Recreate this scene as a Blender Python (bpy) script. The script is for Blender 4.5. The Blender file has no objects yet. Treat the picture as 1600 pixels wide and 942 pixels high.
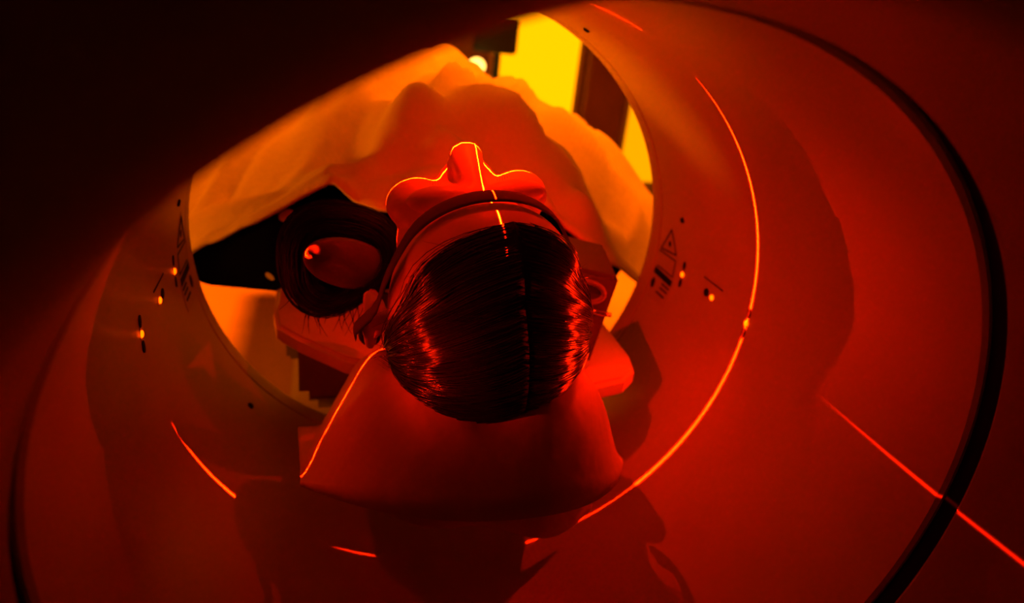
import bpy, bmesh, math, random
from mathutils import Vector, Matrix
from mathutils.bvhtree import BVHTree
from mathutils import noise as mnoise

random.seed(7)
SC = bpy.context.scene
COL = SC.collection
PI = math.pi

# ------------------------------------------------------------------ camera
CAM_POS = Vector((-0.1758, -0.649, 0.3183))
FW = Vector((0.27841, 0.87649, -0.39275))
RT = Vector((0.96044, -0.25650, 0.10841))
UP = Vector((0.00572, 0.40740, 0.91323))
FPX = 1018.0
cam_data = bpy.data.cameras.new('camera')
cam_data.sensor_width = 36.0
cam_data.lens = FPX / 1600.0 * 36.0
cam_data.clip_start = 0.01
cam_data.dof.use_dof = True
cam_data.dof.focus_distance = 0.60
cam_data.dof.aperture_fstop = 3.2
cam = bpy.data.objects.new('camera', cam_data)
cam.matrix_world = Matrix(((RT.x, UP.x, -FW.x, CAM_POS.x),
                           (RT.y, UP.y, -FW.y, CAM_POS.y),
                           (RT.z, UP.z, -FW.z, CAM_POS.z),
                           (0, 0, 0, 1)))
COL.objects.link(cam)
SC.camera = cam

# ------------------------------------------------------------------ world, exposure
world = bpy.data.worlds.new('world')
world.use_nodes = True
world.node_tree.nodes['Background'].inputs[0].default_value = (1.0, 0.02, 0.01, 1)
world.node_tree.nodes['Background'].inputs[1].default_value = 0.001
SC.world = world
SC.view_settings.view_transform = 'Standard'
SC.view_settings.look = 'None'
SC.view_settings.exposure = 0.0
SC.view_settings.gamma = 1.0
SC.view_settings.use_curve_mapping = False

# ------------------------------------------------------------------ lamps of the place, with added fill
RED = (1.0, 0.0070, 0.0001)
WARM = (1.0, 0.125, 0.0003)


def laser_fill_lamp(name, loc, inward, planes, glow, power, lobe=3.0):
    """A red lamp: laser fans in thin planes, and an added glow lobe for fill."""
    ld = bpy.data.lights.new(name, 'POINT')
    ld.energy = power
    ld.color = (1, 1, 1)
    ld.shadow_soft_size = 0.0
    ld.use_nodes = True
    nt = ld.node_tree
    nd = nt.nodes
    em = nd['Emission']
    em.inputs[0].default_value = (*RED, 1)
    geo = nd.new('ShaderNodeNewGeometry')
    src = geo.outputs['Incoming']

    def dot(v):
        n = nd.new('ShaderNodeVectorMath')
        n.operation = 'DOT_PRODUCT'
        nt.links.new(src, n.inputs[0])
        n.inputs[1].default_value = v
        return n.outputs['Value']

    def mth(op, a, b=None, clamp=False):
        n = nd.new('ShaderNodeMath')
        n.operation = op
        n.use_clamp = clamp
        for i, q in enumerate((a, b)):
            if q is None:
                continue
            if isinstance(q, (int, float)):
                n.inputs[i].default_value = q
            else:
                nt.links.new(q, n.inputs[i])
        return n.outputs[0]
    inv = Vector(inward).normalized()
    total = mth('MULTIPLY', mth('POWER', mth('MAXIMUM', dot(inv), 0.0), lobe), glow)
    for (pn, strength, sigma, aim, spread) in planes:
        g = mth('DIVIDE', dot(Vector(pn).normalized()), sigma)
        g = mth('POWER', 2.71828, mth('MULTIPLY', mth('MULTIPLY', g, g), -0.5))
        a = mth('SUBTRACT', dot(Vector(aim).normalized()), math.cos(spread))
        a = mth('MULTIPLY', a, 6.0, True)
        total = mth('ADD', total, mth('MULTIPLY', mth('MULTIPLY', g, a), strength))
    nt.links.new(total, em.inputs[1])
    ob = bpy.data.objects.new(name, ld)
    ob.location = loc
    COL.objects.link(ob)
    return ob


def area_lamp(name, loc, target, sx, sy, power, color=WARM, spread=PI):
    ld = bpy.data.lights.new(name, 'AREA')
    ld.shape = 'RECTANGLE'
    ld.size, ld.size_y = sx, sy
    ld.energy = power
    ld.color = color
    ld.spread = spread
    ob = bpy.data.objects.new(name, ld)
    ob.location = loc
    ob.rotation_euler = (Vector(target) - Vector(loc)).to_track_quat('-Z', 'Y').to_euler()
    COL.objects.link(ob)
    return ob


SIG = 0.0016
LASER_TOP = (-0.028, 0.0, 0.335)
laser_fill_lamp('laser_fill_lamp', LASER_TOP, (0.35, 0.38, -1),
           [((0, 1, 0), 1700.0, SIG * 1.25, (0.40, 0, -1), 0.98),
            ((1, 0, 0), 1300.0, SIG * 1.1, (0, -0.15, -1), 1.0)], 8.8, 1.0, 4.5)
laser_fill_lamp('laser_fill_lamp', (0.340, 0.0, -0.007), (-1, 0.1, -0.25),
           [((0, 1, 0), 240.0, SIG, (-1, 0, -0.85), 0.75)], 4.2, 1.0, 2.2)
laser_fill_lamp('laser_fill_lamp', (-0.340, 0.0, -0.007), (1, 0.1, -0.2),
           [((0, 1, 0), 650.0, SIG, (1, 0, -0.1), 0.95)], 0.9, 1.0, 2.2)
laser_fill_lamp('laser_fill_lamp', (-0.335, -0.19, -0.007), (1, 0.10, 0.22),  # side laser fan, plus an added tight beam that glints on the hair
           [((0.016, 0, 1), 150.0, SIG, (1, -0.45, 0), 0.48)], 7.5, 1.0, 40.0)
laser_fill_lamp('laser_fill_lamp', (0.335, -0.17, -0.007), (-1, 0.10, 0.25),  # added lamp without a window, opposite the left one, for glints on the hair
           [((-0.016, 0, 1), 60.0, SIG, (-1, -0.8, 0), 0.40)], 7.0, 1.0, 30.0)

# ------------------------------------------------------------------ helpers


def ray(px, py):
    return FW + RT * ((px - 800) / FPX) - UP * ((py - 471) / FPX)


def at_y(px, py, Y):
    d = ray(px, py)
    return CAM_POS + d * ((Y - CAM_POS.y) / d.y)


def on_cyl(px, py, r):
    d = ray(px, py)
    a = d.x ** 2 + d.z ** 2
    b = CAM_POS.x * d.x + CAM_POS.z * d.z
    c = CAM_POS.x ** 2 + CAM_POS.z ** 2 - r * r
    p = CAM_POS + d * ((-b + math.sqrt(b * b - a * c)) / a)
    return math.atan2(p.z, p.x), p.y


def smooth(a, b, x):
    t = min(1.0, max(0.0, (x - a) / (b - a)))
    return t * t * (3 - 2 * t)


def lerp_table(tab, x):
    if x <= tab[0][0]:
        return tab[0][1]
    for (x0, v0), (x1, v1) in zip(tab, tab[1:]):
        if x <= x1:
            t = (x - x0) / (x1 - x0)
            t = t * t * (3 - 2 * t)
            return v0 + (v1 - v0) * t
    return tab[-1][1]


def link(name, me, mat, parent=None, sm=True):
    o = bpy.data.objects.new(name, me)
    COL.objects.link(o)
    if mat is not None:
        me.materials.clear()
        me.materials.append(mat)
    if sm:
        for p in me.polygons:
            p.use_smooth = True
    if parent is not None:
        o.parent = parent
        o.matrix_parent_inverse = Matrix.Translation(-parent.location)
    return o


def obj_bm(name, bm, mat, parent=None, sm=False):
    bmesh.ops.recalc_face_normals(bm, faces=bm.faces[:])
    me = bpy.data.meshes.new(name)
    bm.to_mesh(me)
    bm.free()
    return link(name, me, mat, parent, sm)


def obj_data(name, vs, fs, mat, parent=None, sm=True):
    me = bpy.data.meshes.new(name)
    me.from_pydata([tuple(v) for v in vs], [], fs)
    me.update()
    return link(name, me, mat, parent, sm)


def tag(o, label, cat, group=None, kind=None):
    if label:
        o['label'] = label
    if cat:
        o['category'] = cat
    if group:
        o['group'] = group
    if kind:
        o['kind'] = kind
    return o


def empty(name, loc, label, cat, group=None):
    o = bpy.data.objects.new(name, None)
    o.location = loc
    o.empty_display_size = 0.05
    COL.objects.link(o)
    return tag(o, label, cat, group)


def bm_box(bm, lo, hi, bevel=0.0, mat=None, seg=2):
    t = bmesh.new()
    bmesh.ops.create_cube(t, size=1.0)
    for v in t.verts:
        v.co = Vector([(lo[i] + hi[i]) / 2 + v.co[i] * (hi[i] - lo[i]) for i in range(3)])
    if bevel:
        bmesh.ops.bevel(t, geom=t.edges[:] + t.verts[:], offset=bevel, segments=seg, affect='EDGES')
    if mat is not None:
        bmesh.ops.transform(t, matrix=mat, verts=t.verts[:])
    me = bpy.data.meshes.new('tmp')
    t.to_mesh(me)
    t.free()
    bm.from_mesh(me)
    bpy.data.meshes.remove(me)


def box(name, lo, hi, mat, parent=None, bevel=0.0, xf=None):
    bm = bmesh.new()
    bm_box(bm, lo, hi, bevel, xf)
    return obj_bm(name, bm, mat, parent)


def bm_ball(bm, c, r, rot=None, seg=24, rings=16):
    """ellipsoid with semi-axes r at c"""
    t = bmesh.new()
    bmesh.ops.create_uvsphere(t, u_segments=seg, v_segments=rings, radius=1.0)
    m = Matrix.Translation(Vector(c)) @ (rot.to_4x4() if rot is not None else Matrix.Identity(4)) \
        @ Matrix.Diagonal((*r, 1.0))
    bmesh.ops.transform(t, matrix=m, verts=t.verts[:])
    me = bpy.data.meshes.new('tmp')
    t.to_mesh(me)
    t.free()
    bm.from_mesh(me)
    bpy.data.meshes.remove(me)


def bm_caps(bm, a, b, ra, rb, n=10):
    """tapered limb as a run of overlapping balls"""
    a, b = Vector(a), Vector(b)
    for i in range(n + 1):
        t = i / n
        r = ra + (rb - ra) * t
        bm_ball(bm, a.lerp(b, t), (r, r, r), None, 16, 10)


def bm_tube(bm, pts, rads, n=8, caps=True):
    pts = [Vector(p) for p in pts]
    rings = []
    side = None
    for i, p in enumerate(pts):
        t = (pts[min(i + 1, len(pts) - 1)] - pts[max(i - 1, 0)]).normalized()
        if side is None:
            side = t.orthogonal().normalized()
        side = (side - t * side.dot(t)).normalized()
        up = t.cross(side)
        r = rads[i] if isinstance(rads, (list, tuple)) else rads
        rings.append([bm.verts.new(p + (side * math.cos(2 * PI * k / n) + up * math.sin(2 * PI * k / n)) * r)
                      for k in range(n)])
    for A, B in zip(rings, rings[1:]):
        for k in range(n):
            bm.faces.new((A[k], A[(k + 1) % n], B[(k + 1) % n], B[k]))
    if caps:
        bm.faces.new(rings[0][::-1])
        bm.faces.new(rings[-1])


def tube(name, pts, rads, mat, parent=None, n=8):
    bm = bmesh.new()
    bm_tube(bm, pts, rads, n)
    return obj_bm(name, bm, mat, parent, True)


def revolve(name, profile, mat, parent=None, n=192, closed=True, a0=0.0, a1=2 * PI, sm=True):
    """profile of (y, r) turned about the bore axis"""
    vs, fs = [], []
    full = abs(a1 - a0 - 2 * PI) < 1e-6
    m = n if full else n + 1
    k = len(profile)
    for i in range(m):
        a = a0 + (a1 - a0) * i / n
        for (y, r) in profile:
            vs.append((r * math.cos(a), y, r * math.sin(a)))
    for i in range(n):
        j = (i + 1) % m
        for q in range(k if closed else k - 1):
            q2 = (q + 1) % k
            fs.append((i * k + q, i * k + q2, j * k + q2, j * k + q))
    me = bpy.data.meshes.new(name)
    me.from_pydata(vs, [], fs)
    me.update()
    o = link(name, me, mat, parent, sm)
    if sm:
        es = me.attributes
        me.set_sharp_from_angle(angle=math.radians(40))
    return o


def evaluated(o):
    dg = bpy.context.evaluated_depsgraph_get()
    dg.update()
    return bpy.data.meshes.new_from_object(o.evaluated_get(dg))


def melt(bm, voxel, iters, factor=0.5):
    """union of the shapes in bm as one continuous smooth mesh"""
    me = bpy.data.meshes.new('tmp')
    bm.to_mesh(me)
    bm.free()
    o = bpy.data.objects.new('tmp', me)
    COL.objects.link(o)
    m = o.modifiers.new('r', 'REMESH')
    m.mode = 'VOXEL'
    m.voxel_size = voxel
    s = o.modifiers.new('s', 'SMOOTH')
    s.iterations = iters
    s.factor = factor
    out = evaluated(o)
    bpy.data.objects.remove(o)
    bpy.data.meshes.remove(me)
    return out


# ------------------------------------------------------------------ materials


def mat(name, col, rough=0.5, spec=0.5, metal=0.0, noise=None, bump=None, sss=0.0, emit=None, coat=0.0):
    m = bpy.data.materials.new(name)
    m.use_nodes = True
    nt = m.node_tree
    b = nt.nodes['Principled BSDF']
    b.inputs['Base Color'].default_value = (*col, 1)
    b.inputs['Roughness'].default_value = rough
    b.inputs['Specular IOR Level'].default_value = spec
    b.inputs['Metallic'].default_value = metal
    b.inputs['Coat Weight'].default_value = coat
    if sss:
        b.inputs['Subsurface Weight'].default_value = sss
        b.inputs['Subsurface Scale'].default_value = 0.01
    if emit:
        b.inputs['Emission Color'].default_value = (*emit[0], 1)
        b.inputs['Emission Strength'].default_value = emit[1]
    tc = nt.nodes.new('ShaderNodeTexCoord')
    if noise:
        n = nt.nodes.new('ShaderNodeTexNoise')
        n.inputs['Scale'].default_value = noise[0]
        n.inputs['Detail'].default_value = 4
        r = nt.nodes.new('ShaderNodeValToRGB')
        r.color_ramp.elements[0].position = 0.3
        r.color_ramp.elements[1].position = 0.7
        r.color_ramp.elements[0].color = (*[c * noise[1] for c in col], 1)
        r.color_ramp.elements[1].color = (*col, 1)
        nt.links.new(tc.outputs['Object'], n.inputs['Vector'])
        nt.links.new(n.outputs[0], r.inputs[0])
        nt.links.new(r.outputs[0], b.inputs['Base Color'])
    if bump:
        n = nt.nodes.new('ShaderNodeTexNoise')
        n.inputs['Scale'].default_value = bump[0]
        n.inputs['Detail'].default_value = 3
        bp = nt.nodes.new('ShaderNodeBump')
        bp.inputs['Strength'].default_value = bump[1]
        bp.inputs['Distance'].default_value = bump[2]
        nt.links.new(tc.outputs['Object'], n.inputs['Vector'])
        nt.links.new(n.outputs[0], bp.inputs['Height'])
        nt.links.new(bp.outputs[0], b.inputs['Normal'])
    return m


M = {}
M['plastic'] = mat('scanner plastic', (0.58, 0.56, 0.53), 0.38, 0.5, noise=(6, 0.86))
M['cover'] = mat('gantry cover plastic', (0.30, 0.29, 0.28), 0.5, 0.4)
M['gasket'] = mat('black rubber gasket', (0.004, 0.004, 0.004), 0.8, 0.1)
M['black'] = mat('black print', (0.006, 0.006, 0.006), 0.7, 0.2)
M['seam'] = mat('dark seam', (0.05, 0.04, 0.04), 0.8, 0.1)
M['lens'] = mat('laser window lens', (0.9, 0.3, 0.2), 0.1, 0.8, emit=((1.0, 0.05, 0.0), 8.0))
M['label'] = mat('printed label', (0.50, 0.49, 0.46), 0.5, 0.3)
M['skin'] = mat('skin', (0.86, 0.62, 0.52), 0.42, 0.5, bump=(260, 0.12, 0.002))
M['hair'] = mat('dark hair', (0.016, 0.008, 0.007), 0.20, 1.0)
M['coilhair'] = mat('coil hair', (0.004, 0.003, 0.003), 0.5, 0.2)
M['haircap'] = mat('hair roots', (0.003, 0.002, 0.002), 0.7, 0.2)
M['strap'] = mat('fabric strap', (0.17, 0.15, 0.14), 0.9, 0.1, bump=(1800, 0.6, 0.002))
M['foam'] = mat('grey foam', (0.22, 0.21, 0.20), 0.7, 0.3, bump=(300, 0.2, 0.002))
M['darkfoam'] = mat('dark foam', (0.10, 0.09, 0.09), 0.45, 0.4)
M['cushion'] = mat('cushion cover', (0.55, 0.53, 0.51), 0.5, 0.4, bump=(14, 0.35, 0.02))
M['sheet'] = mat('thin paper sheet', (0.62, 0.60, 0.58), 0.6, 0.3, bump=(20, 0.4, 0.02))
M['couch'] = mat('couch plastic', (0.66, 0.64, 0.61), 0.4, 0.4)
M['couchdark'] = mat('couch underside', (0.30, 0.28, 0.27), 0.5, 0.4)
M['blanket'] = mat('cotton blanket', (0.70, 0.66, 0.58), 0.9, 0.1, bump=(40, 0.25, 0.01))
M['floor'] = mat('vinyl floor', (0.66, 0.46, 0.32), 0.35, 0.4, noise=(2.0, 0.9))
M['wall'] = mat('painted wall', (0.42, 0.35, 0.26), 0.8, 0.2, noise=(1.5, 0.93))
M['pillar'] = mat('brown wood panel', (0.42, 0.20, 0.09), 0.6, 0.3, noise=(5, 0.8))
M['ceiling'] = mat('ceiling board', (0.3, 0.28, 0.25), 0.9, 0.1)
M['green'] = mat('dark green-grey casing', (0.03, 0.05, 0.045), 0.5, 0.4)
M['white'] = mat('white enamel', (0.75, 0.72, 0.66), 0.4, 0.5)
M['glow'] = mat('frosted lit pane', (0.8, 0.7, 0.5), 0.4, 0.3, emit=((1.0, 0.30, 0.0), 2.2))
M['dimglow'] = mat('frosted dimmer pane', (0.8, 0.7, 0.5), 0.4, 0.3, emit=((1.0, 0.30, 0.0), 1.4))
M['panelglow'] = mat('ceiling panel diffuser', (0.9, 0.85, 0.7), 0.4, 0.3, emit=((1.0, 0.2, 0.005), 1.2))
M['lampglow'] = mat('lamp diffuser', (0.9, 0.85, 0.7), 0.4, 0.3, emit=((1.0, 0.5, 0.08), 5.0))
M['steel'] = mat('brushed steel', (0.5, 0.5, 0.5), 0.3, 0.5, 1.0)

# black shirt with printed dots
ms = mat('black shirt with pale dots', (0.003, 0.003, 0.003), 0.9, 0.0)
nt = ms.node_tree
tc = nt.nodes['Texture Coordinate']
vo = nt.nodes.new('ShaderNodeTexVoronoi')
vo.inputs['Scale'].default_value = 12.0
vo.inputs['Randomness'].default_value = 0.25
cr = nt.nodes.new('ShaderNodeValToRGB')
cr.color_ramp.interpolation = 'CONSTANT'
cr.color_ramp.elements[0].color = (0.45, 0.42, 0.4, 1)
cr.color_ramp.elements[1].color = (0.0025, 0.0025, 0.0025, 1)
cr.color_ramp.elements[1].position = 0.16
nt.links.new(tc.outputs['Object'], vo.inputs['Vector'])
nt.links.new(vo.outputs['Distance'], cr.inputs[0])
nt.links.new(cr.outputs[0], nt.nodes['Principled BSDF'].inputs['Base Color'])
M['shirt'] = ms

# ------------------------------------------------------------------ room beyond the scanner
FLOOR = -0.95
CEIL = 1.65
XL, XR, YN, YF = -2.6, 3.2, -0.20, 4.6


def structure(o):
    o['kind'] = 'structure'
    return o


structure(box('floor', (XL, -1.6, FLOOR - 0.05), (XR, YF, FLOOR), M['floor']))
structure(box('ceiling', (XL, YN, CEIL), (XR, YF, CEIL + 0.05), M['ceiling']))
structure(box('wall_left', (XL - 0.08, YN, FLOOR), (XL, YF + 0.08, CEIL), M['wall']))
structure(box('wall_right', (XR, YN, FLOOR), (XR + 0.08, YF + 0.08, CEIL), M['wall']))
wb = structure(box('wall_back', (XL, YF, FLOOR), (XR, YF + 0.08, CEIL), M['wall']))
structure(box('baseboard_back', (XL, YF - 0.015, FLOOR), (XR, YF, FLOOR + 0.09), M['white']))


def window(name, x0, x1, z0, z1, pane=None):
    w = bpy.data.objects.new(name, None)
    w.location = ((x0 + x1) / 2, YF, z0)
    COL.objects.link(w)
    w['kind'] = 'structure'
    box('pane', (x0, YF - 0.015, z0), (x1, YF - 0.008, z1), pane or M['glow'], w)
    f = 0.035
    bm = bmesh.new()
    bm_box(bm, (x0 - f, YF - 0.03, z0 - f), (x0, YF, z1 + f), 0.004)
    bm_box(bm, (x1, YF - 0.03, z0 - f), (x1 + f, YF, z1 + f), 0.004)
    bm_box(bm, (x0, YF - 0.03, z0 - f), (x1, YF, z0), 0.004)
    bm_box(bm, (x0, YF - 0.03, z1), (x1, YF, z1 + f), 0.004)
    obj_bm('pane_frame', bm, M['white'], w)
    return w


window('window_1', 1.10, 1.80, -0.34, 0.42)
area_lamp('lip_fill_lamp', (XL + 0.06, 0.95, -0.64), (0.1, 0.3, 0.25), 0.55, 0.44, 26, (1.0, 0.16, 0.001), math.radians(110))  # unseen lamp added on the left to brighten the tunnel's far lip
fill_panel = bpy.data.objects.new('left_fill_panel', None)  # glowing panel added out of view to go with the lip lamp
fill_panel.location = (XL, 0.95, -0.88)
COL.objects.link(fill_panel)
fill_panel['kind'] = 'structure'
box('pane', (XL + 0.008, 0.65, -0.88), (XL + 0.015, 1.25, -0.40), M['glow'], fill_panel)
bm = bmesh.new()
bm_box(bm, (XL, 0.61, -0.92), (XL + 0.03, 1.29, -0.88), 0.004)
bm_box(bm, (XL, 0.61, -0.40), (XL + 0.03, 1.29, -0.36), 0.004)
bm_box(bm, (XL, 0.61, -0.88), (XL + 0.03, 0.65, -0.40), 0.004)
bm_box(bm, (XL, 1.25, -0.88), (XL + 0.03, 1.29, -0.40), 0.004)
obj_bm('pane_frame', bm, M['white'], fill_panel)
window('window_2', 2.32, 2.72, -0.86, -0.10, M['dimglow'])
structure(box('trim_1', (1.88, YF - 0.10, FLOOR), (2.22, YF, CEIL), M['pillar'], None, 0.01))

LIGHTS = (((0.30, 0.08), 58, 150, 'square ceiling light panel right above the scanner'),
          ((1.45, 2.30), 26, 60, 'square ceiling light panel over the right of the room'),
          ((-1.05, 2.25), 32, 70, 'square ceiling light panel over the left of the room'))
for i, ((lx, ly), watt, spr, text) in enumerate(LIGHTS):
    lamp = empty('ceiling_light', (lx, ly, CEIL - 0.03), text, 'ceiling light', 'ceiling light panels')
    box('diffuser', (lx - 0.28, ly - 0.28, CEIL - 0.022), (lx + 0.28, ly + 0.28, CEIL - 0.012), M['panelglow'], lamp)
    bm = bmesh.new()
    for (a, b, c, d) in ((-.31, -.31, -.28, .31), (.28, -.31, .31, .31), (-.28, -.31, .28, -.28), (-.28, .28, .28, .31)):
        bm_box(bm, (lx + a, ly + b, CEIL - 0.03), (lx + c, ly + d, CEIL), 0.003)
    obj_bm('frame', bm, M['white'], lamp)
    area_lamp('room_lamp', (lx, ly, CEIL - 0.04), (lx, ly, 0), 0.50, 0.30, watt, WARM, math.radians(spr))

# ------------------------------------------------------------------ the scanner
scan = empty('body_scanner', (0, 0, FLOOR), 'scanner gantry with round white tunnel lit red by laser lines', 'scanner')

G0, G1 = -0.334, -0.319          # black gasket groove
SEAM = 0.262


def rad(y):
    return lerp_table([(-0.47, 0.339), (-0.326, 0.336), (0.0, 0.35), (0.30, 0.352)], y)


prof = [(G1, rad(G1) + 0.010), (G1, rad(G1) + 0.003), (G1 + 0.003, rad(G1))]
prof += [(y, rad(y)) for y in [G1 + 0.003 + (SEAM - 0.006 - G1) * i / 24 for i in range(1, 25)]]
prof += [(SEAM - 0.001, rad(SEAM) + 0.003), (SEAM - 0.001, 0.372), (G1, 0.372)]
revolve('tunnel_liner', prof, M['plastic'], scan)
revolve('gasket', [(G0 - 0.002, rad(G0) + 0.006), (G1 + 0.002, rad(G0) + 0.006), (G1 + 0.002, 0.37), (G0 - 0.002, 0.37)],
        M['gasket'], scan)
revolve('seam_ring', [(SEAM - 0.002, 0.3575), (SEAM + 0.003, 0.3575), (SEAM + 0.003, 0.37), (SEAM - 0.002, 0.37)],
        M['seam'], scan)
# rounded lip at the far end, then the far cover face
lip = [(SEAM + 0.002, 0.372), (SEAM + 0.002, 0.355), (SEAM + 0.004, 0.3525), (0.285, 0.352), (0.296, 0.353), (0.306, 0.358),
       (0.315, 0.368), (0.320, 0.383), (0.322, 0.42), (0.322, 0.78), (0.30, 0.84), (0.25, 0.86), (0.25, 0.372)]
revolve('far_cover', lip, M['plastic'], scan)
near = [(G0, 0.372), (G0, rad(G0) + 0.003), (G0 - 0.003, rad(G0)), (-0.38, 0.337), (-0.43, 0.3385), (-0.448, 0.340), (-0.462, 0.346),
        (-0.474, 0.358), (-0.482, 0.376), (-0.486, 0.40), (-0.487, 0.45), (-0.487, 0.78), (-0.46, 0.84),
        (-0.41, 0.86), (-0.40, 0.86), (-0.40, 0.372)]
revolve('near_cover', near, M['cover'], scan)
revolve('outer_shell', [(-0.402, 0.84), (0.252, 0.84), (0.252, 0.858), (-0.402, 0.858)], M['cover'], scan)
for sx in (-1, 1):
    bm = bmesh.new()
    bm_box(bm, (sx * 0.55 - 0.25, -0.38, FLOOR), (sx * 0.55 + 0.25, 0.23, -0.58), 0.02)
    obj_bm('foot', bm, M['cover'], scan)


def cyl_pt(a, y, off):
    r = rad(y) - off
    return Vector((r * math.cos(a), y, r * math.sin(a)))


def decal(name, poly, mt, parent, off=0.0008, mirror=False, sub=4):
    """a thin plate laid on the tunnel wall; poly of (angle, y)"""
    bm = bmesh.new()
    n = len(poly)
    pts = []
    for i in range(n):
        a, b = poly[i], poly[(i + 1) % n]
        for k in range(sub):
            t = k / sub
            pts.append((a[0] + (b[0] - a[0]) * t, a[1] + (b[1] - a[1]) * t))

    def mk(off):
        vs = []
        for (a, y) in pts:
            p = cyl_pt(a, y, off)
            vs.append(bm.verts.new((-p.x if mirror else p.x, p.y, p.z)))
        return vs
    top, bot = mk(off), mk(-0.0005)
    bm.faces.new(top)
    bm.faces.new(bot[::-1])
    for i in range(len(pts)):
        j = (i + 1) % len(pts)
        bm.faces.new((top[i], bot[i], bot[j], top[j]))
    return obj_bm(name, bm, mt, parent)


def stroke(a, b, w):
    """strip of half-width w (metres) from a to b in (angle, y)"""
    R = 0.35
    dx, dy = (b[0] - a[0]) * R, b[1] - a[1]
    l = math.hypot(dx, dy)
    nx, ny = -dy / l * w, dx / l * w
    return [(a[0] + nx / R, a[1] + ny), (b[0] + nx / R, b[1] + ny), (b[0] - nx / R, b[1] - ny), (a[0] - nx / R, a[1] - ny)]


def oval(c, ra, ry, n=14):
    return [(c[0] + ra / 0.35 * math.cos(2 * PI * i / n), c[1] + ry * math.sin(2 * PI * i / n)) for i in range(n)]


# warning labels: one on the right wall, its mirror on the left
C_ = lambda x, y: on_cyl(x, y, 0.351)
for mir in (False, True):
    chl = [C_(1050, 354), C_(1029, 391), C_(1010, 460)]
    chr_ = [C_(1051, 354), C_(1061, 408), C_(1036, 481)]

    def chain(ch, t):
        t *= 2
        k = min(1, int(t))
        t -= k
        return (ch[k][0] + (ch[k + 1][0] - ch[k][0]) * t, ch[k][1] + (ch[k + 1][1] - ch[k][1]) * t)
    bm = bmesh.new()
    rows = []
    for q in range(17):
        row = []
        for (a, y) in (chain(chl, q / 16), chain(chr_, q / 16)):
            for off in (0.0006, -0.0004):
                p = cyl_pt(a, y, off)
                row.append(bm.verts.new((-p.x if mir else p.x, p.y, p.z)))
        rows.append(row)
    for A, B in zip(rows, rows[1:]):
        for k0, k1 in ((0, 2), (2, 3), (3, 1), (1, 0)):
            bm.faces.new((A[k0], A[k1], B[k1], B[k0]))
    plate = obj_bm('warning_label', bm, M['label'], scan)
    plate['label'] = 'laser warning label on the ' + ('left' if mir else 'right') + ' tunnel wall'

    def sub(name, poly, s=3):
        decal(name, poly, M['black'], plate, 0.0012, mir, s)
    T = [C_(1050, 359), C_(1057, 399), C_(1033, 387)]
    for a, b in ((0, 1), (1, 2), (2, 0)):
        sub('triangle_edge', stroke(T[a], T[b], 0.0012))
    sub('triangle_mark', oval(C_(1047, 381), 0.005, 0.004), 1)
    B = [C_(1031, 390), C_(1056, 408), C_(1051, 433), C_(1027, 414)]
    for a, b in ((0, 1), (1, 2), (2, 3)):
        sub('box_edge', stroke(B[a], B[b], 0.0011))
    sub('black_bar', stroke(C_(1023, 420), C_(1049, 444), 0.0052))
    sub('black_oval', oval(C_(1020, 441), 0.009, 0.006), 1)
    for (p, q) in (((1034, 443), (1045, 453)), ((1025, 455), (1037, 466)), ((1031, 449), (1042, 459))):
        sub('text_line', stroke(C_(*p), C_(*q), 0.0016))
    decal('scribe_line', stroke(C_(1101, 432), C_(1131, 455), 0.0012), M['seam'], scan, 0.0006, mir)

# laser windows: lens between two black pills, three on each side
WIN = [(-0.016, 0.0, 'ring'), (-0.019, 0.085, 'axis'), (-0.018, 0.172, 'ring')]
for mir in (False, True):
    for (a, y, kind) in WIN:
        wroot = decal('laser_window', oval((a, y), 0.010 if kind == 'ring' else 0.006, 0.004 if kind == 'ring' else 0.009, 18),
                      M['label'], scan, 0.0004, mir, 1)
        for s in (-1, 1):
            if kind == 'ring':
                decal('black_pill', oval((a + s * 0.040, y), 0.007, 0.0036), M['black'], wroot, 0.0012, mir, 1)
            elif s == 1:
                decal('black_pill', oval((a + 0.004, y + 0.016), 0.006, 0.006), M['black'], wroot, 0.0012, mir, 1)
        p = cyl_pt(a, y, 0.001)
        bm = bmesh.new()
        bm_ball(bm, (-p.x if mir else p.x, p.y, p.z), (0.0016, 0.0038, 0.0038), None, 14, 10)
        obj_bm('lens', bm, M['lens'], wroot, True)

for deg in (65.1, 115.0, 12.0, 167.8, -141.6, -38.0):
    a = math.radians(deg)
    p = cyl_pt(a, 0.193, 0.0)
    bm = bmesh.new()
    bmesh.ops.create_cone(bm, cap_ends=True, segments=14, radius1=0.0050, radius2=0.0040, depth=0.003)
    nrm = Vector((-math.cos(a), 0, -math.sin(a)))
    bmesh.ops.transform(bm, matrix=Matrix.Translation(p + nrm * 0.0008) @ nrm.to_track_quat('Z', 'Y').to_matrix().to_4x4(),
                        verts=bm.verts[:])
    obj_bm('screw', bm, M['black'], scan)

# ------------------------------------------------------------------ couch
couch = empty('patient_couch', (0, 1.6, FLOOR), 'pale patient couch reaching into the far end of the tunnel', 'couch')
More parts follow.
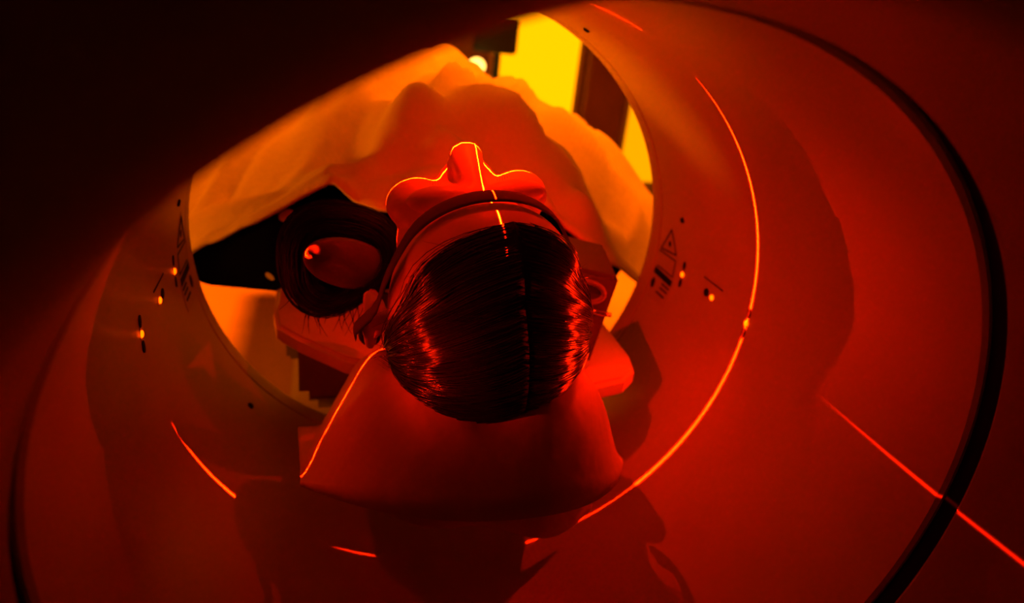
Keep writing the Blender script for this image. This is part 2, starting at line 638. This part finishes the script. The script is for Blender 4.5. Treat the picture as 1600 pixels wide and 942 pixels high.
# tabletop outline, x then y, with a rounded head end
OUT = [(-0.245, 2.35), (-0.245, 0.26), (-0.238, 0.215), (-0.21, 0.185), (-0.15, 0.135), (-0.10, 0.11), (0.10, 0.05), (0.17, 0.035),
       (0.215, 0.04), (0.238, 0.06), (0.248, 0.10), (0.25, 0.26), (0.25, 2.35)]
bm = bmesh.new()
loop = [bm.verts.new((x, y, -0.100 - 0.02 * (1 - (x / 0.25) ** 2))) for x, y in OUT]
f = bm.faces.new(loop)
g = bmesh.ops.extrude_face_region(bm, geom=[f])
for v in g['geom']:
    if isinstance(v, bmesh.types.BMVert):
        v.co.z -= 0.028
ed = [e for e in bm.edges if abs((e.verts[0].co - e.verts[1].co).z) < 0.021 and len(e.link_faces) == 2]
bmesh.ops.bevel(bm, geom=ed, offset=0.006, segments=3, affect='EDGES')
obj_bm('tabletop', bm, M['couch'], couch)
box('beam', (-0.212, 0.235, -0.248), (0.212, 2.30, -0.130), M['couchdark'], couch, 0.015)
box('lower_beam', (-0.20, 0.345, -0.335), (0.20, 2.28, -0.246), M['couchdark'], couch, 0.015)
box('slide_rail', (-0.235, 0.36, -0.24), (-0.210, 2.25, -0.20), M['couchdark'], couch, 0.006)
box('slide_rail', (0.210, 0.36, -0.24), (0.235, 2.25, -0.20), M['couchdark'], couch, 0.006)
box('pedestal', (-0.18, 1.25, -0.86), (0.18, 2.05, -0.33), M['couch'], couch, 0.03)
box('base', (-0.28, 1.05, FLOOR), (0.28, 2.25, -0.86), M['couch'], couch, 0.02)

# ------------------------------------------------------------------ head holder with its cushion
holder = empty('head_holder', (0, 0, -0.215), 'head holder with a sloping covered cushion under the head', 'head holder')


def sec(x, y=0.0):
    n = min(0.12, max(0.0, -y))
    hw = 0.112 - 0.22 * n             # the hollow closes in towards the crown
    ax = abs(x + 0.010 + 0.10 * n)
    crest = -0.024
    if ax <= hw:
        t = ax / hw
        return -0.068 + 0.044 * t ** 1.15
    edge = 0.2 + (0.010 + 0.10 * n) * (1 if x > 0 else -1)
    t = (ax - hw) / max(0.02, edge - hw)
    return crest - 0.168 * max(0.0, t)


def front(x):
    return -0.205 + 0.185 * min(1.0, (abs(x) / 0.2)) ** 2.2


def zbot(x, y):
    return -0.197 + 0.50 * max(0.0, -y)


def cush_z(x, y):
    z = sum(sec(x + d, y) for d in (-0.014, -0.007, 0.0, 0.007, 0.014)) / 5
    z -= 0.60 * max(0.0, y - 0.005)
    z += 0.40 * max(0.0, -y)
    b = zbot(x, y)
    t = smooth(-0.012, 0.065, y - front(x))
    z = b + (z - b) * t ** 0.8
    z += 0.004 * mnoise.noise(Vector((x * 9, y * 9, 2.0))) * t
    z += 0.003 * mnoise.noise(Vector((x * 22, y * 12, 7.0))) * t
    return max(z, b - 0.001)


NX, NY = 84, 56
vs, fs = [], []
for j in range(NY + 1):
    for i in range(NX + 1):
        x = -0.202 + 0.394 * i / NX
        y0 = front(x)
        y = y0 + (0.105 - y0) * j / NY
        x2 = x * (1.0 + 0.30 * max(0, y))
        vs.append((x2, y, cush_z(x, y)))
for j in range(NY):
    for i in range(NX):
        a = j * (NX + 1) + i
        fs.append((a, a + 1, a + NX + 2, a + NX + 1))
nb = len(vs)
# closed underside
for j in range(NY + 1):
    for i in range(NX + 1):
        v = vs[j * (NX + 1) + i]
        vs.append((v[0], v[1], zbot(0, v[1]) - 0.007))
for j in range(NY):
    for i in range(NX):
        a = nb + j * (NX + 1) + i
        fs.append((a, a + NX + 1, a + NX + 2, a + 1))
rim = [i for i in range(NX + 1)] + [j * (NX + 1) + NX for j in range(1, NY + 1)] + \
      [NY * (NX + 1) + i for i in range(NX - 1, -1, -1)] + [j * (NX + 1) for j in range(NY - 1, 0, -1)]
for q in range(len(rim)):
    a, b = rim[q], rim[(q + 1) % len(rim)]
    fs.append((a, nb + a, nb + b, b))
cush = obj_data('cushion', vs, fs, M['cushion'], holder)

# tray under the cushion
bm = bmesh.new()
tp = [(-0.15, 0.12), (-0.15, 0.0), (-0.11, -0.035), (-0.05, -0.045), (0.05, -0.045), (0.11, -0.035), (0.15, 0.0), (0.15, 0.12)]
f = bm.faces.new([bm.verts.new((x, y, -0.2035)) for x, y in tp])
g = bmesh.ops.extrude_face_region(bm, geom=[f])
for v in g['geom']:
    if isinstance(v, bmesh.types.BMVert):
        v.co.z -= 0.012
obj_bm('tray', bm, M['couchdark'], holder)
box('arm', (-0.09, 0.10, -0.228), (0.09, 0.24, -0.150), M['couchdark'], holder, 0.01)

# sheet hanging below the cushion's front edge
vs, fs = [], []
NS, NT = 60, 10
for j in range(NT + 1):
    for i in range(NS + 1):
        x = -0.165 + 0.33 * i / NS
        t = j / NT
        drop = 0.020 + 0.062 * smooth(-0.17, 0.10, x)
        y = -0.062 + 0.05 * (abs(x) / 0.2) ** 3 + 0.010 * t * math.sin(x * 38 + 1)
        vs.append((x, y, -0.184 - drop * t))
for j in range(NT):
    for i in range(NS):
        a = j * (NS + 1) + i
        fs.append((a, a + 1, a + NS + 2, a + NS + 1))
sh = obj_data('cover_sheet', vs, fs, M['sheet'], holder)
md = sh.modifiers.new('thick', 'SOLIDIFY')
md.thickness = 0.0015

# ------------------------------------------------------------------ the patient
person = empty('person', (0, 0.3, -0.10), 'person lying on their back, crown towards us, under a pale blanket', 'person')

HC = Vector((-0.018, -0.06, 0.040))
HROT = Matrix.Rotation(math.radians(-7.0), 3, 'Y')


def H(s, c, f):
    """head coordinates (side, crownward, faceward) to world"""
    return HC + HROT @ Vector((s, -c, f))


bm = bmesh.new()


def ball(p, r, rot=None, seg=28, rings=18):
    bm_ball(bm, p, r, (HROT @ rot) if rot is not None else HROT, seg, rings)


# ball radii are (side, crownward, faceward)
ball(H(0, 0.004, 0.002), (0.097, 0.112, 0.114), None, 48, 32)        # cranium
ball(H(0, 0.035, 0.060), (0.080, 0.068, 0.067))                       # forehead
ball(H(0, -0.055, 0.060), (0.078, 0.080, 0.070))                      # face
ball(H(0, -0.105, 0.050), (0.056, 0.048, 0.062))                      # jaw
ball(H(0, -0.140, 0.092), (0.026, 0.020, 0.024))                      # chin
for s in (-1, 1):
    ball(H(s * 0.053, -0.058, 0.105), (0.032, 0.030, 0.027))          # cheekbone
    ball(H(s * 0.036, -0.010, 0.122), (0.034, 0.015, 0.014))          # brow
    ball(H(s * 0.037, -0.034, 0.113), (0.021, 0.015, 0.014))          # eyelid
    ball(H(s * 0.017, -0.066, 0.128), (0.012, 0.012, 0.013))          # wing of the nose
    # ear: plate, helix, lobe
    er = Matrix.Rotation(math.radians(s * -22), 3, 'Y')
    ball(H(s * 0.104, -0.052, -0.010), (0.010, 0.030, 0.020))
    for k in range(15):
        a = -2.0 + 4.3 * k / 14
        ball(H(s * (0.113 + 0.004 * math.cos(a)), -0.050 + 0.036 * math.cos(a), -0.014 - 0.024 * math.sin(a)),
             (0.0065, 0.0065, 0.0065), None, 12, 8)
    ball(H(s * 0.106, -0.088, -0.006), (0.008, 0.012, 0.011))
for k in range(9):                                                    # nose bridge to tip
    t = k / 8
    ball(H(0, -0.014 - 0.048 * t, 0.121 + 0.030 * t), (0.011 + 0.007 * t, 0.011, 0.012 + 0.002 * t))
ball(H(0, -0.066, 0.147), (0.018, 0.015, 0.014))                     # tip
ball(H(0, -0.096, 0.118), (0.026, 0.010, 0.013))                      # lips
ball(H(0, -0.112, 0.115), (0.023, 0.009, 0.012))
# neck and body (covered by shirt and blanket)
bm_caps(bm, H(0, -0.060, -0.020), (0, 0.23, -0.02), 0.066, 0.074, 8)
TORSO = [((0, 0.36, -0.015), (0.21, 0.13, 0.085)), ((0, 0.53, 0.005), (0.19, 0.20, 0.105)), ((0, 0.80, 0.01), (0.185, 0.24, 0.105)),
         ((0, 1.05, 0.0), (0.20, 0.16, 0.10))]
for c, r in TORSO:
    bm_ball(bm, c, r, None, 32, 20)
ARMS = []
for s in (-1, 1):
    sh_, el, wr = (s * 0.205, 0.39, -0.045), (s * 0.35, 0.50, -0.095), (s * 0.14, 0.70, 0.135)
    ARMS.append((sh_, el, wr))
    bm_caps(bm, sh_, el, 0.068, 0.050, 8)
    bm_caps(bm, el, wr, 0.048, 0.034, 8)
    # hand resting on the belly: palm, four fingers, thumb
    bm_ball(bm, (s * 0.095, 0.735, 0.150), (0.050, 0.042, 0.017), None, 16, 10)
    for q in range(4):
        b0 = Vector((s * 0.058, 0.700 + q * 0.021, 0.154))
        ln = (0.062, 0.072, 0.068, 0.052)[q]
        bm_caps(bm, b0, b0 + Vector((-s * ln * 0.55, 0.008, 0.005)), 0.0095, 0.009, 4)
        bm_caps(bm, b0 + Vector((-s * ln * 0.55, 0.008, 0.005)), b0 + Vector((-s * ln, 0.012, -0.003)), 0.009, 0.0075, 4)
    bm_caps(bm, (s * 0.11, 0.70, 0.150), (s * 0.072, 0.668, 0.156), 0.012, 0.009, 4)
for s in (-1, 1):
    bm_caps(bm, (s * 0.10, 1.12, -0.005), (s * 0.11, 1.60, 0.01), 0.092, 0.064, 9)
    bm_caps(bm, (s * 0.11, 1.60, 0.01), (s * 0.12, 2.08, -0.035), 0.060, 0.040, 9)
    bm_caps(bm, (s * 0.12, 2.10, -0.045), (s * 0.135, 2.14, 0.10), 0.042, 0.030, 5)
me = melt(bm, 0.0042, 7)
body = link('body', me, M['skin'], person)

bmt = bmesh.new()
bmt.from_mesh(me)
HEADTREE = BVHTree.FromBMesh(bmt)
bmt.free()

# shirt
bm = bmesh.new()
for c, r in TORSO:
    bm_ball(bm, c, tuple(q + 0.010 for q in r), None, 32, 20)
for (a, b, c) in ARMS:
    bm_caps(bm, a, b, 0.080, 0.064, 8)
    bm_caps(bm, b, Vector(b).lerp(Vector(c), 0.95), 0.062, 0.048, 8)
bm_caps(bm, (0, 0.215, -0.01), (0, 0.30, 0.0), 0.088, 0.10, 4)
me = melt(bm, 0.008, 5)
link('shirt', me, M['shirt'], person)
bmt = bmesh.new()
bmt.from_mesh(me)
SHIRTTREE = BVHTree.FromBMesh(bmt)
bmt.free()

# --- hair: a root cap and combed strands drawn from the parting to behind the ears


def slerp(a, b, t):
    w = math.acos(max(-1, min(1, a.dot(b))))
    if w < 1e-5:
        return a.copy()
    return (a * math.sin((1 - t) * w) + b * math.sin(t * w)) / math.sin(w)


def hair_pt(alpha, side, t, lift, jit=0.0):
    """alpha: angle on the parting from crown to face; t: 0 at parting, 1 behind the ear"""
    part = 0.13
    d0 = Vector((part * math.cos(alpha * 0.6), math.cos(alpha), math.sin(alpha))).normalized()
    k = (alpha + 1.9) / 3.0
    d1 = Vector((side * 0.97, 0.02 + 0.12 * k + jit, -0.30 + 0.10 * k + jit * 0.5)).normalized()
    d = slerp(d0, d1, t)
    w = HROT @ Vector((d.x, -d.y, d.z))
    org = H(0, 0.0, 0.0)
    hit = HEADTREE.ray_cast(org + w * 0.3, -w, 0.3)
    r = (hit[0] - org).length if hit[0] is not None else 0.1
    # comb over the ears rather than following their folds
    lim = 0.112
    if t > 0.45:
        r = min(r, lim)
    return org + w * (r + lift)


A0, A1 = math.radians(60), math.radians(-112)
vs, fs = [], []
NA, NTT = 44, 26
for side in (-1, 1):
    base = len(vs)
    for i in range(NA + 1):
        al = A0 + (A1 - A0) * i / NA
        for j in range(NTT + 1):
            vs.append(hair_pt(al, side, j / NTT, 0.0035))
    for i in range(NA):
        for j in range(NTT):
            a = base + i * (NTT + 1) + j
            q = (a, a + 1, a + NTT + 2, a + NTT + 1)
            fs.append(q if side < 0 else q[::-1])
hair = obj_data('hair', vs, fs, M['haircap'], person)
md = hair.modifiers.new('thick', 'SOLIDIFY')
md.thickness = 0.004


def strand_mesh(paths, rads, k=3):
    vs, fs = [], []
    for pts, r0 in zip(paths, rads):
        n = len(pts)
        b = len(vs)
        side = None
        for i, p in enumerate(pts):
            t = (pts[min(i + 1, n - 1)] - pts[max(i - 1, 0)]).normalized()
            if side is None:
                side = t.orthogonal().normalized()
            side = (side - t * side.dot(t)).normalized()
            u = t.cross(side)
            r = r0 * (1.0 - 0.75 * (i / (n - 1)) ** 3)
            for q in range(k):
                a = 2 * PI * q / k
                vs.append(p + (side * math.cos(a) + u * math.sin(a)) * r)
        for i in range(n - 1):
            for q in range(k):
                a, c = b + i * k + q, b + i * k + (q + 1) % k
                fs.append((a, c, c + k, a + k))
    return vs, fs


paths, rads = [], []
for n in range(6600):
    side = -1 if random.random() < 0.5 else 1
    al = A0 + (A1 - A0) * (random.random() ** 0.9) + random.gauss(0, 0.015)
    lift = 0.003 + 0.006 * random.random() ** 1.5
    j = random.gauss(0, 0.06)
    ph, wv = random.random() * 6.28, random.random() * 0.02
    t0 = random.random() * 0.12 if random.random() < 0.7 else random.random() * 0.6
    t1 = 1.0 + random.gauss(0, 0.03)
    pts = []
    for i in range(15):
        t = t0 + (t1 - t0) * i / 14
        env = math.sin(PI * min(1, i / 14))
        cl_ = mnoise.noise(Vector((al * 9.0, t * 2.2, side * 5.0)))
        c2_ = mnoise.noise(Vector((al * 26.0, t * 3.5, side * 9.0)))
        pts.append(hair_pt(al + wv * math.sin(ph + 5 * t) + 0.05 * cl_ * t, side, t,
                           (lift + 0.004 * cl_ + 0.0022 * c2_) * (0.35 + 0.65 * env) + 0.0016, j))
    paths.append(pts)
    rads.append(random.uniform(0.00030, 0.00055))
# stray wisps that stand off the head
for n in range(90):
    side = random.choice((-1, 1))
    al = A0 + (A1 - A0) * random.random()
    t0 = random.random() * 0.8
    pts = []
    off = random.uniform(0.006, 0.018)
    for i in range(9):
        u = i / 8
        pts.append(hair_pt(al + 0.25 * u * u, side, min(1.0, t0 + 0.3 * u), 0.006 + off * u * u))
    paths.append(pts)
    rads.append(0.00028)
vs, fs = strand_mesh(paths, rads)
st = obj_data('hair_strands', vs, fs, M['hair'], person)
st['kind'] = 'stuff'

# coil of loose hair beside the head
COILC = Vector((-0.160, 0.075, 0.050))
cx_ = (at_y(600, 400, 0.075) - at_y(455, 400, 0.075)).normalized()
cz_ = (at_y(525, 325, 0.075) - at_y(525, 490, 0.075)).normalized()
cn_ = cx_.cross(cz_).normalized()
bm = bmesh.new()
NR = 40
ring = []
for i in range(NR):
    a = 2 * PI * i / NR
    r = 0.046 + 0.005 * math.sin(3 * a + 1) + 0.004 * math.sin(2 * a)
    ring.append(COILC + cx_ * r * math.cos(a) + cz_ * r * math.sin(a))
ring.append(ring[0])
bm_tube(bm, ring, 0.019, 10, False)
bm_ball(bm, COILC + cn_ * -0.01, (0.04, 0.018, 0.04), None, 16, 10)
coil = obj_bm('hair_coil', bm, M['haircap'], person, True)
paths, rads = [], []
for n in range(300):
    a0 = random.random() * 6.28
    ln = random.uniform(1.5, 4.0)
    tt = random.random() * 6.28
    rr = 0.0205 + random.random() * 0.004
    tw = random.uniform(-0.5, 0.5)
    pts = []
    for i in range(16):
        a = a0 + ln * i / 15
        th = tt + tw * i / 15
        rad_dir = cx_ * math.cos(a) + cz_ * math.sin(a)
        pts.append(COILC + rad_dir * (0.046 + 0.005 * math.sin(3 * a + 1) + 0.004 * math.sin(2 * a)) + (rad_dir * math.cos(th) + cn_ * math.sin(th)) * rr)
    paths.append(pts)
    rads.append(0.0004)
for n in range(26):
    a = -PI / 2 + random.uniform(-0.9, 0.9)
    p = COILC + (cx_ * math.cos(a) + cz_ * math.sin(a)) * 0.062
    d = Vector((random.uniform(-0.3, 0.5), -0.2, -1)).normalized() * random.uniform(0.02, 0.045)
    q = Vector((random.gauss(0, 0.008), 0, 0))
    paths.append([p + d * (i / 6) + q * (i / 6) ** 2 for i in range(7)])
    rads.append(0.0006)
vs, fs = strand_mesh(paths, rads)
o = obj_data('coil_strands', vs, fs, M['coilhair'], coil)
o['kind'] = 'stuff'
# small curl below the ear
bm = bmesh.new()
cc = at_y(580, 522, -0.005)
pts = []
for i in range(40):
    a = 2.2 + i / 39 * 9.5
    r = 0.012 * (1 - 0.55 * i / 39)
    pts.append(cc + RT * r * math.cos(a) + UP * r * math.sin(a) - FW * (0.004 * i / 39))
bm_tube(bm, pts, [0.0032 * (1 - 0.5 * i / 39) for i in range(40)], 6)
obj_bm('hair_curl', bm, M['hair'], person, True)
# parts resting under the lashes
lv, lf = [], []
lpaths = []
for s in (-1, 1):
    lpaths = []
    for q in range(14):
        t = q / 13
        p = H(s * (0.022 + 0.032 * t), -0.044, 0.122 - 0.012 * (2 * t - 1) ** 2)
        d = HROT @ Vector((s * 0.25 * (t - 0.3), 0.7, 0.8))
        lpaths.append([p, p + d * 0.005, p + d * 0.009 + Vector((0, 0, 0.002))])
    vs, fs = strand_mesh(lpaths, [0.0005] * len(lpaths))
    obj_data('eyelashes', vs, fs, M['hair'], person)['kind'] = 'stuff'

# ------------------------------------------------------------------ head strap over the forehead


def head_hit(px, py, lift):
    d = ray(px, py).normalized()
    h = HEADTREE.ray_cast(CAM_POS, d, 2.0)
    if h[0] is None:
        return None
    n = (h[0] - H(0, -0.01, 0)).normalized()
    return h[0] + n * lift


# strap centre line in head coordinates: up the side, over the forehead, down the other side
SW = 0.0105
cl = []
for i in range(61):
    a = math.radians(4 + 182 * i / 60)      # angle in the side/face plane
    cdir = 0.36 * math.sin(a) - 0.10
    d = Vector((math.cos(a), cdir, math.sin(a)))
    cl.append(d.normalized())
vs, fs = [], []
org = H(0, 0, 0)
cents = []
for d in cl:
    w = HROT @ Vector((d.x, -d.y, d.z))
    hit = HEADTREE.ray_cast(org + w * 0.3, -w, 0.3)
    r = min((hit[0] - org).length, 0.155)
    cents.append((org, w, r))
rs = [c[2] for c in cents]
for _ in range(8):
    rs = [rs[0]] + [max(rs[i], (rs[i - 1] + rs[i + 1]) / 2) for i in range(1, len(rs) - 1)] + [rs[-1]]
P = [org + w * (r + 0.0080) for (o_, w, r), r in zip(cents, rs)]
for i, p in enumerate(P):
    t = (P[min(i + 1, len(P) - 1)] - P[max(i - 1, 0)]).normalized()
    n = cents[i][1]
    b = t.cross(n).normalized()
    n2 = b.cross(t).normalized()
    for k, (u, v) in enumerate(((-1, 0), (-0.5, 0.0012), (0, 0.0015), (0.5, 0.0012), (1, 0), (0.5, -0.0012), (0, -0.001), (-0.5, -0.0012))):
        vs.append(p + b * (u * SW) + n2 * v)
K = 8
for i in range(len(P) - 1):
    for k in range(K):
        a, c = i * K + k, i * K + (k + 1) % K
        fs.append((a, c, c + K, a + K))
strap = obj_data('head_strap', vs, fs, M['strap'])
tag(strap, 'dark fabric strap running over the forehead and down past the ears', 'strap')

# ------------------------------------------------------------------ pads beside the head
bm = bmesh.new()
pr = Matrix.Rotation(math.radians(36), 3, 'Y') @ Matrix.Rotation(math.radians(38), 3, 'Z')
PC = Vector((-0.147, 0.0435, 0.054))
bm_ball(bm, PC, (0.070, 0.014, 0.030), pr, 40, 24)
pad = obj_bm('side_pad', bm, M['darkfoam'], None, True)
tag(pad, 'rounded dark red pad left of the head with a laser line on its tip', 'pad')

blk = empty('foam_block', (0.165, 0.12, -0.10), 'wedge shaped foam block standing right of the head by the ear', 'foam block')
bx = Matrix.Translation((0.155, 0.12, -0.02)) @ Matrix.Rotation(math.radians(-10), 4, 'Z') @ Matrix.Rotation(math.radians(9), 4, 'Y')
bm = bmesh.new()
bm_box(bm, (-0.036, -0.05, -0.075), (0.038, 0.05, 0.058), 0.006, bx)
for v in bm.verts:
    if v.co.z > 0.0 and v.co.y > 0.12:
        v.co.z += 0.012
obj_bm('wedge', bm, M['darkfoam'], blk)
pts = [bx @ Vector((0.024 * math.cos(a), -0.051, 0.030 + 0.014 * math.sin(a))) for a in [2 * PI * i / 28 for i in range(29)]]
tube('oval_ring', pts, 0.0035, M['foam'], blk)
pts = [bx @ Vector((x, -0.052, 0.006)) for x in (0.014, 0.022, 0.032, 0.042)]
tube('clip', pts, [0.003, 0.004, 0.004, 0.003], M['steel'], blk)

# ------------------------------------------------------------------ blanket
HT = [(0.20, 0.10), (0.32, 0.15), (0.42, 0.19), (0.52, 0.205), (0.62, 0.214), (0.78, 0.205), (0.95, 0.175), (1.2, 0.13), (1.6, 0.11),
      (2.0, 0.12), (2.15, 0.155), (2.3, 0.0)]
WL = [(0.24, 0.30), (0.40, 0.38), (0.56, 0.46), (0.70, 0.46), (0.95, 0.42), (1.3, 0.38), (2.3, 0.36)]
WR = [(0.24, 0.32), (0.40, 0.45), (0.56, 0.60), (0.75, 0.62), (0.95, 0.58), (1.3, 0.50), (2.3, 0.40)]
# hem nearest the face: x, y, z
EDGE = [(-0.60, 0.50, -0.22), (-0.45, 0.44, -0.13), (-0.352, 0.40, -0.045), (-0.27, 0.35, 0.008), (-0.198, 0.33, 0.058), (-0.162, 0.32, 0.080),
        (-0.126, 0.29, 0.060), (-0.092, 0.25, 0.060), (0.0, 0.215, 0.075), (0.08, 0.21, 0.095), (0.13, 0.215, 0.090),
        (0.176, 0.25, 0.046), (0.235, 0.25, 0.010), (0.28, 0.29, -0.026), (0.36, 0.38, -0.075), (0.60, 0.50, -0.24)]
EY = [(a, b) for a, b, c in EDGE]
EZ = [(a, c) for a, b, c in EDGE]


def lin(tab, x):
    if x <= tab[0][0]:
        return tab[0][1]
    for (x0, v0), (x1, v1) in zip(tab, tab[1:]):
        if x <= x1:
            return v0 + (v1 - v0) * (x - x0) / (x1 - x0)
    return tab[-1][1]


def blanket_z(x, y):
    h = lerp_table(HT, y)
    w = lerp_table(WL if x < 0 else WR, y)
    ax = abs(x)
    low = -0.095
    z = low + (h - low) * max(0.0, math.cos(min(1.0, ax / w) * PI / 2)) ** 0.85
    if ax > w:
        z = low - (ax - w) * 1.6
    z += 0.022 * math.exp(-((x - 0.03) / 0.09) ** 2) * smooth(0.4, 0.6, y)
    e = y - lin(EY, x)
    z = lin(EZ, x) + (z - lin(EZ, x)) * smooth(0.0, 0.20, e)
    k = smooth(0.0, 0.10, e)
    # folds running across the body
    nv = Vector((x * 2.6 + 0.6 * math.sin(y * 7), y * 15.0 + x * 5.0 + 1.2 * math.sin(x * 7), 0.3))
    z += 0.046 * mnoise.noise(nv) * k * (1.0 - 0.5 * smooth(0.55, 0.75, y))
    nv = Vector((x * 6.0 + 3, y * 22.0 - x * 9, 4.1))
    z += 0.016 * mnoise.noise(nv) * (0.4 + 0.6 * k)
    r = abs(mnoise.noise(Vector((x * 2.6 + y * 2.0, y * 9.0 - x * 5.0, 9.3))))
    z += 0.040 * (1.0 - min(1.0, r * 3.2)) ** 1.5 * k * (1.0 - 0.4 * smooth(0.55, 0.75, y)) - 0.014 * k
    return z


NX, NY = 150, 190
vs, fs = [], []
for j in range(NY + 1):
    for i in range(NX + 1):
        x = -0.60 + 1.30 * i / NX
        y0 = lin(EY, x)
        y = y0 + (2.28 - y0) * (j / NY) ** 1.25
        z = blanket_z(x, y)
        if j < 3:                      # rolled hem
            z -= 0.008 * (3 - j) / 3
        for tree in (SHIRTTREE, HEADTREE):
            if y > 0.27:
                hit = tree.ray_cast(Vector((x, y, 0.6)), Vector((0, 0, -1)), 1.0)
                if hit[0] is not None:
                    z = max(z, hit[0].z + 0.007)
        vs.append((x, y, z))
for j in range(NY):
    for i in range(NX):
        a = j * (NX + 1) + i
        fs.append((a, a + 1, a + NX + 2, a + NX + 1))
blanket = obj_data('blanket', vs, fs, M['blanket'])
md = blanket.modifiers.new('thick', 'SOLIDIFY')
md.thickness = 0.005
md.offset = 1.0
tag(blanket, 'pale cotton blanket draped in folds over the lying person', 'blanket')

# ------------------------------------------------------------------ equipment at the far end of the room
trol = empty('equipment_trolley', (0.85, 3.5, FLOOR), 'white equipment trolley with dark green-grey monitor by the back wall', 'trolley')
box('cabinet', (0.62, 3.35, -0.86), (1.02, 3.75, -0.02), M['white'], trol, 0.02)
box('drawer', (0.64, 3.335, -0.38), (1.00, 3.352, -0.06), M['white'], trol, 0.008)
box('drawer', (0.64, 3.335, -0.80), (1.00, 3.352, -0.41), M['white'], trol, 0.008)
box('monitor', (0.70, 3.45, 0.13), (0.97, 3.50, 0.34), M['green'], trol, 0.012)
box('monitor_stand', (0.84, 3.48, -0.02), (0.88, 3.52, 0.13), M['green'], trol, 0.006)
for (x, y) in ((0.66, 3.40), (0.98, 3.40), (0.66, 3.70), (0.98, 3.70)):
    bm = bmesh.new()
    bmesh.ops.create_cone(bm, cap_ends=True, segments=18, radius1=0.045, radius2=0.045, depth=0.03)
    bmesh.ops.transform(bm, matrix=Matrix.Translation((x, y, FLOOR + 0.045)) @ Matrix.Rotation(PI / 2, 4, 'Y'), verts=bm.verts[:])
    obj_bm('caster', bm, M['gasket'], trol)
    box('caster_fork', (x - 0.02, y - 0.012, FLOOR + 0.05), (x + 0.02, y + 0.012, -0.855), M['steel'], trol)
lampo = empty('desk_lamp', (0.74, 3.42, -0.02), 'small round lamp glowing on top of the trolley', 'lamp')
bm = bmesh.new()
bm_ball(bm, (0.72, 3.42, 0.05), (0.05, 0.05, 0.045), None, 24, 16)
obj_bm('globe', bm, M['lampglow'], lampo, True)
bm = bmesh.new()
bmesh.ops.create_cone(bm, cap_ends=True, segments=24, radius1=0.035, radius2=0.02, depth=0.03)
bmesh.ops.transform(bm, matrix=Matrix.Translation((0.72, 3.42, -0.005)), verts=bm.verts[:])
obj_bm('lamp_base', bm, M['green'], lampo, True)
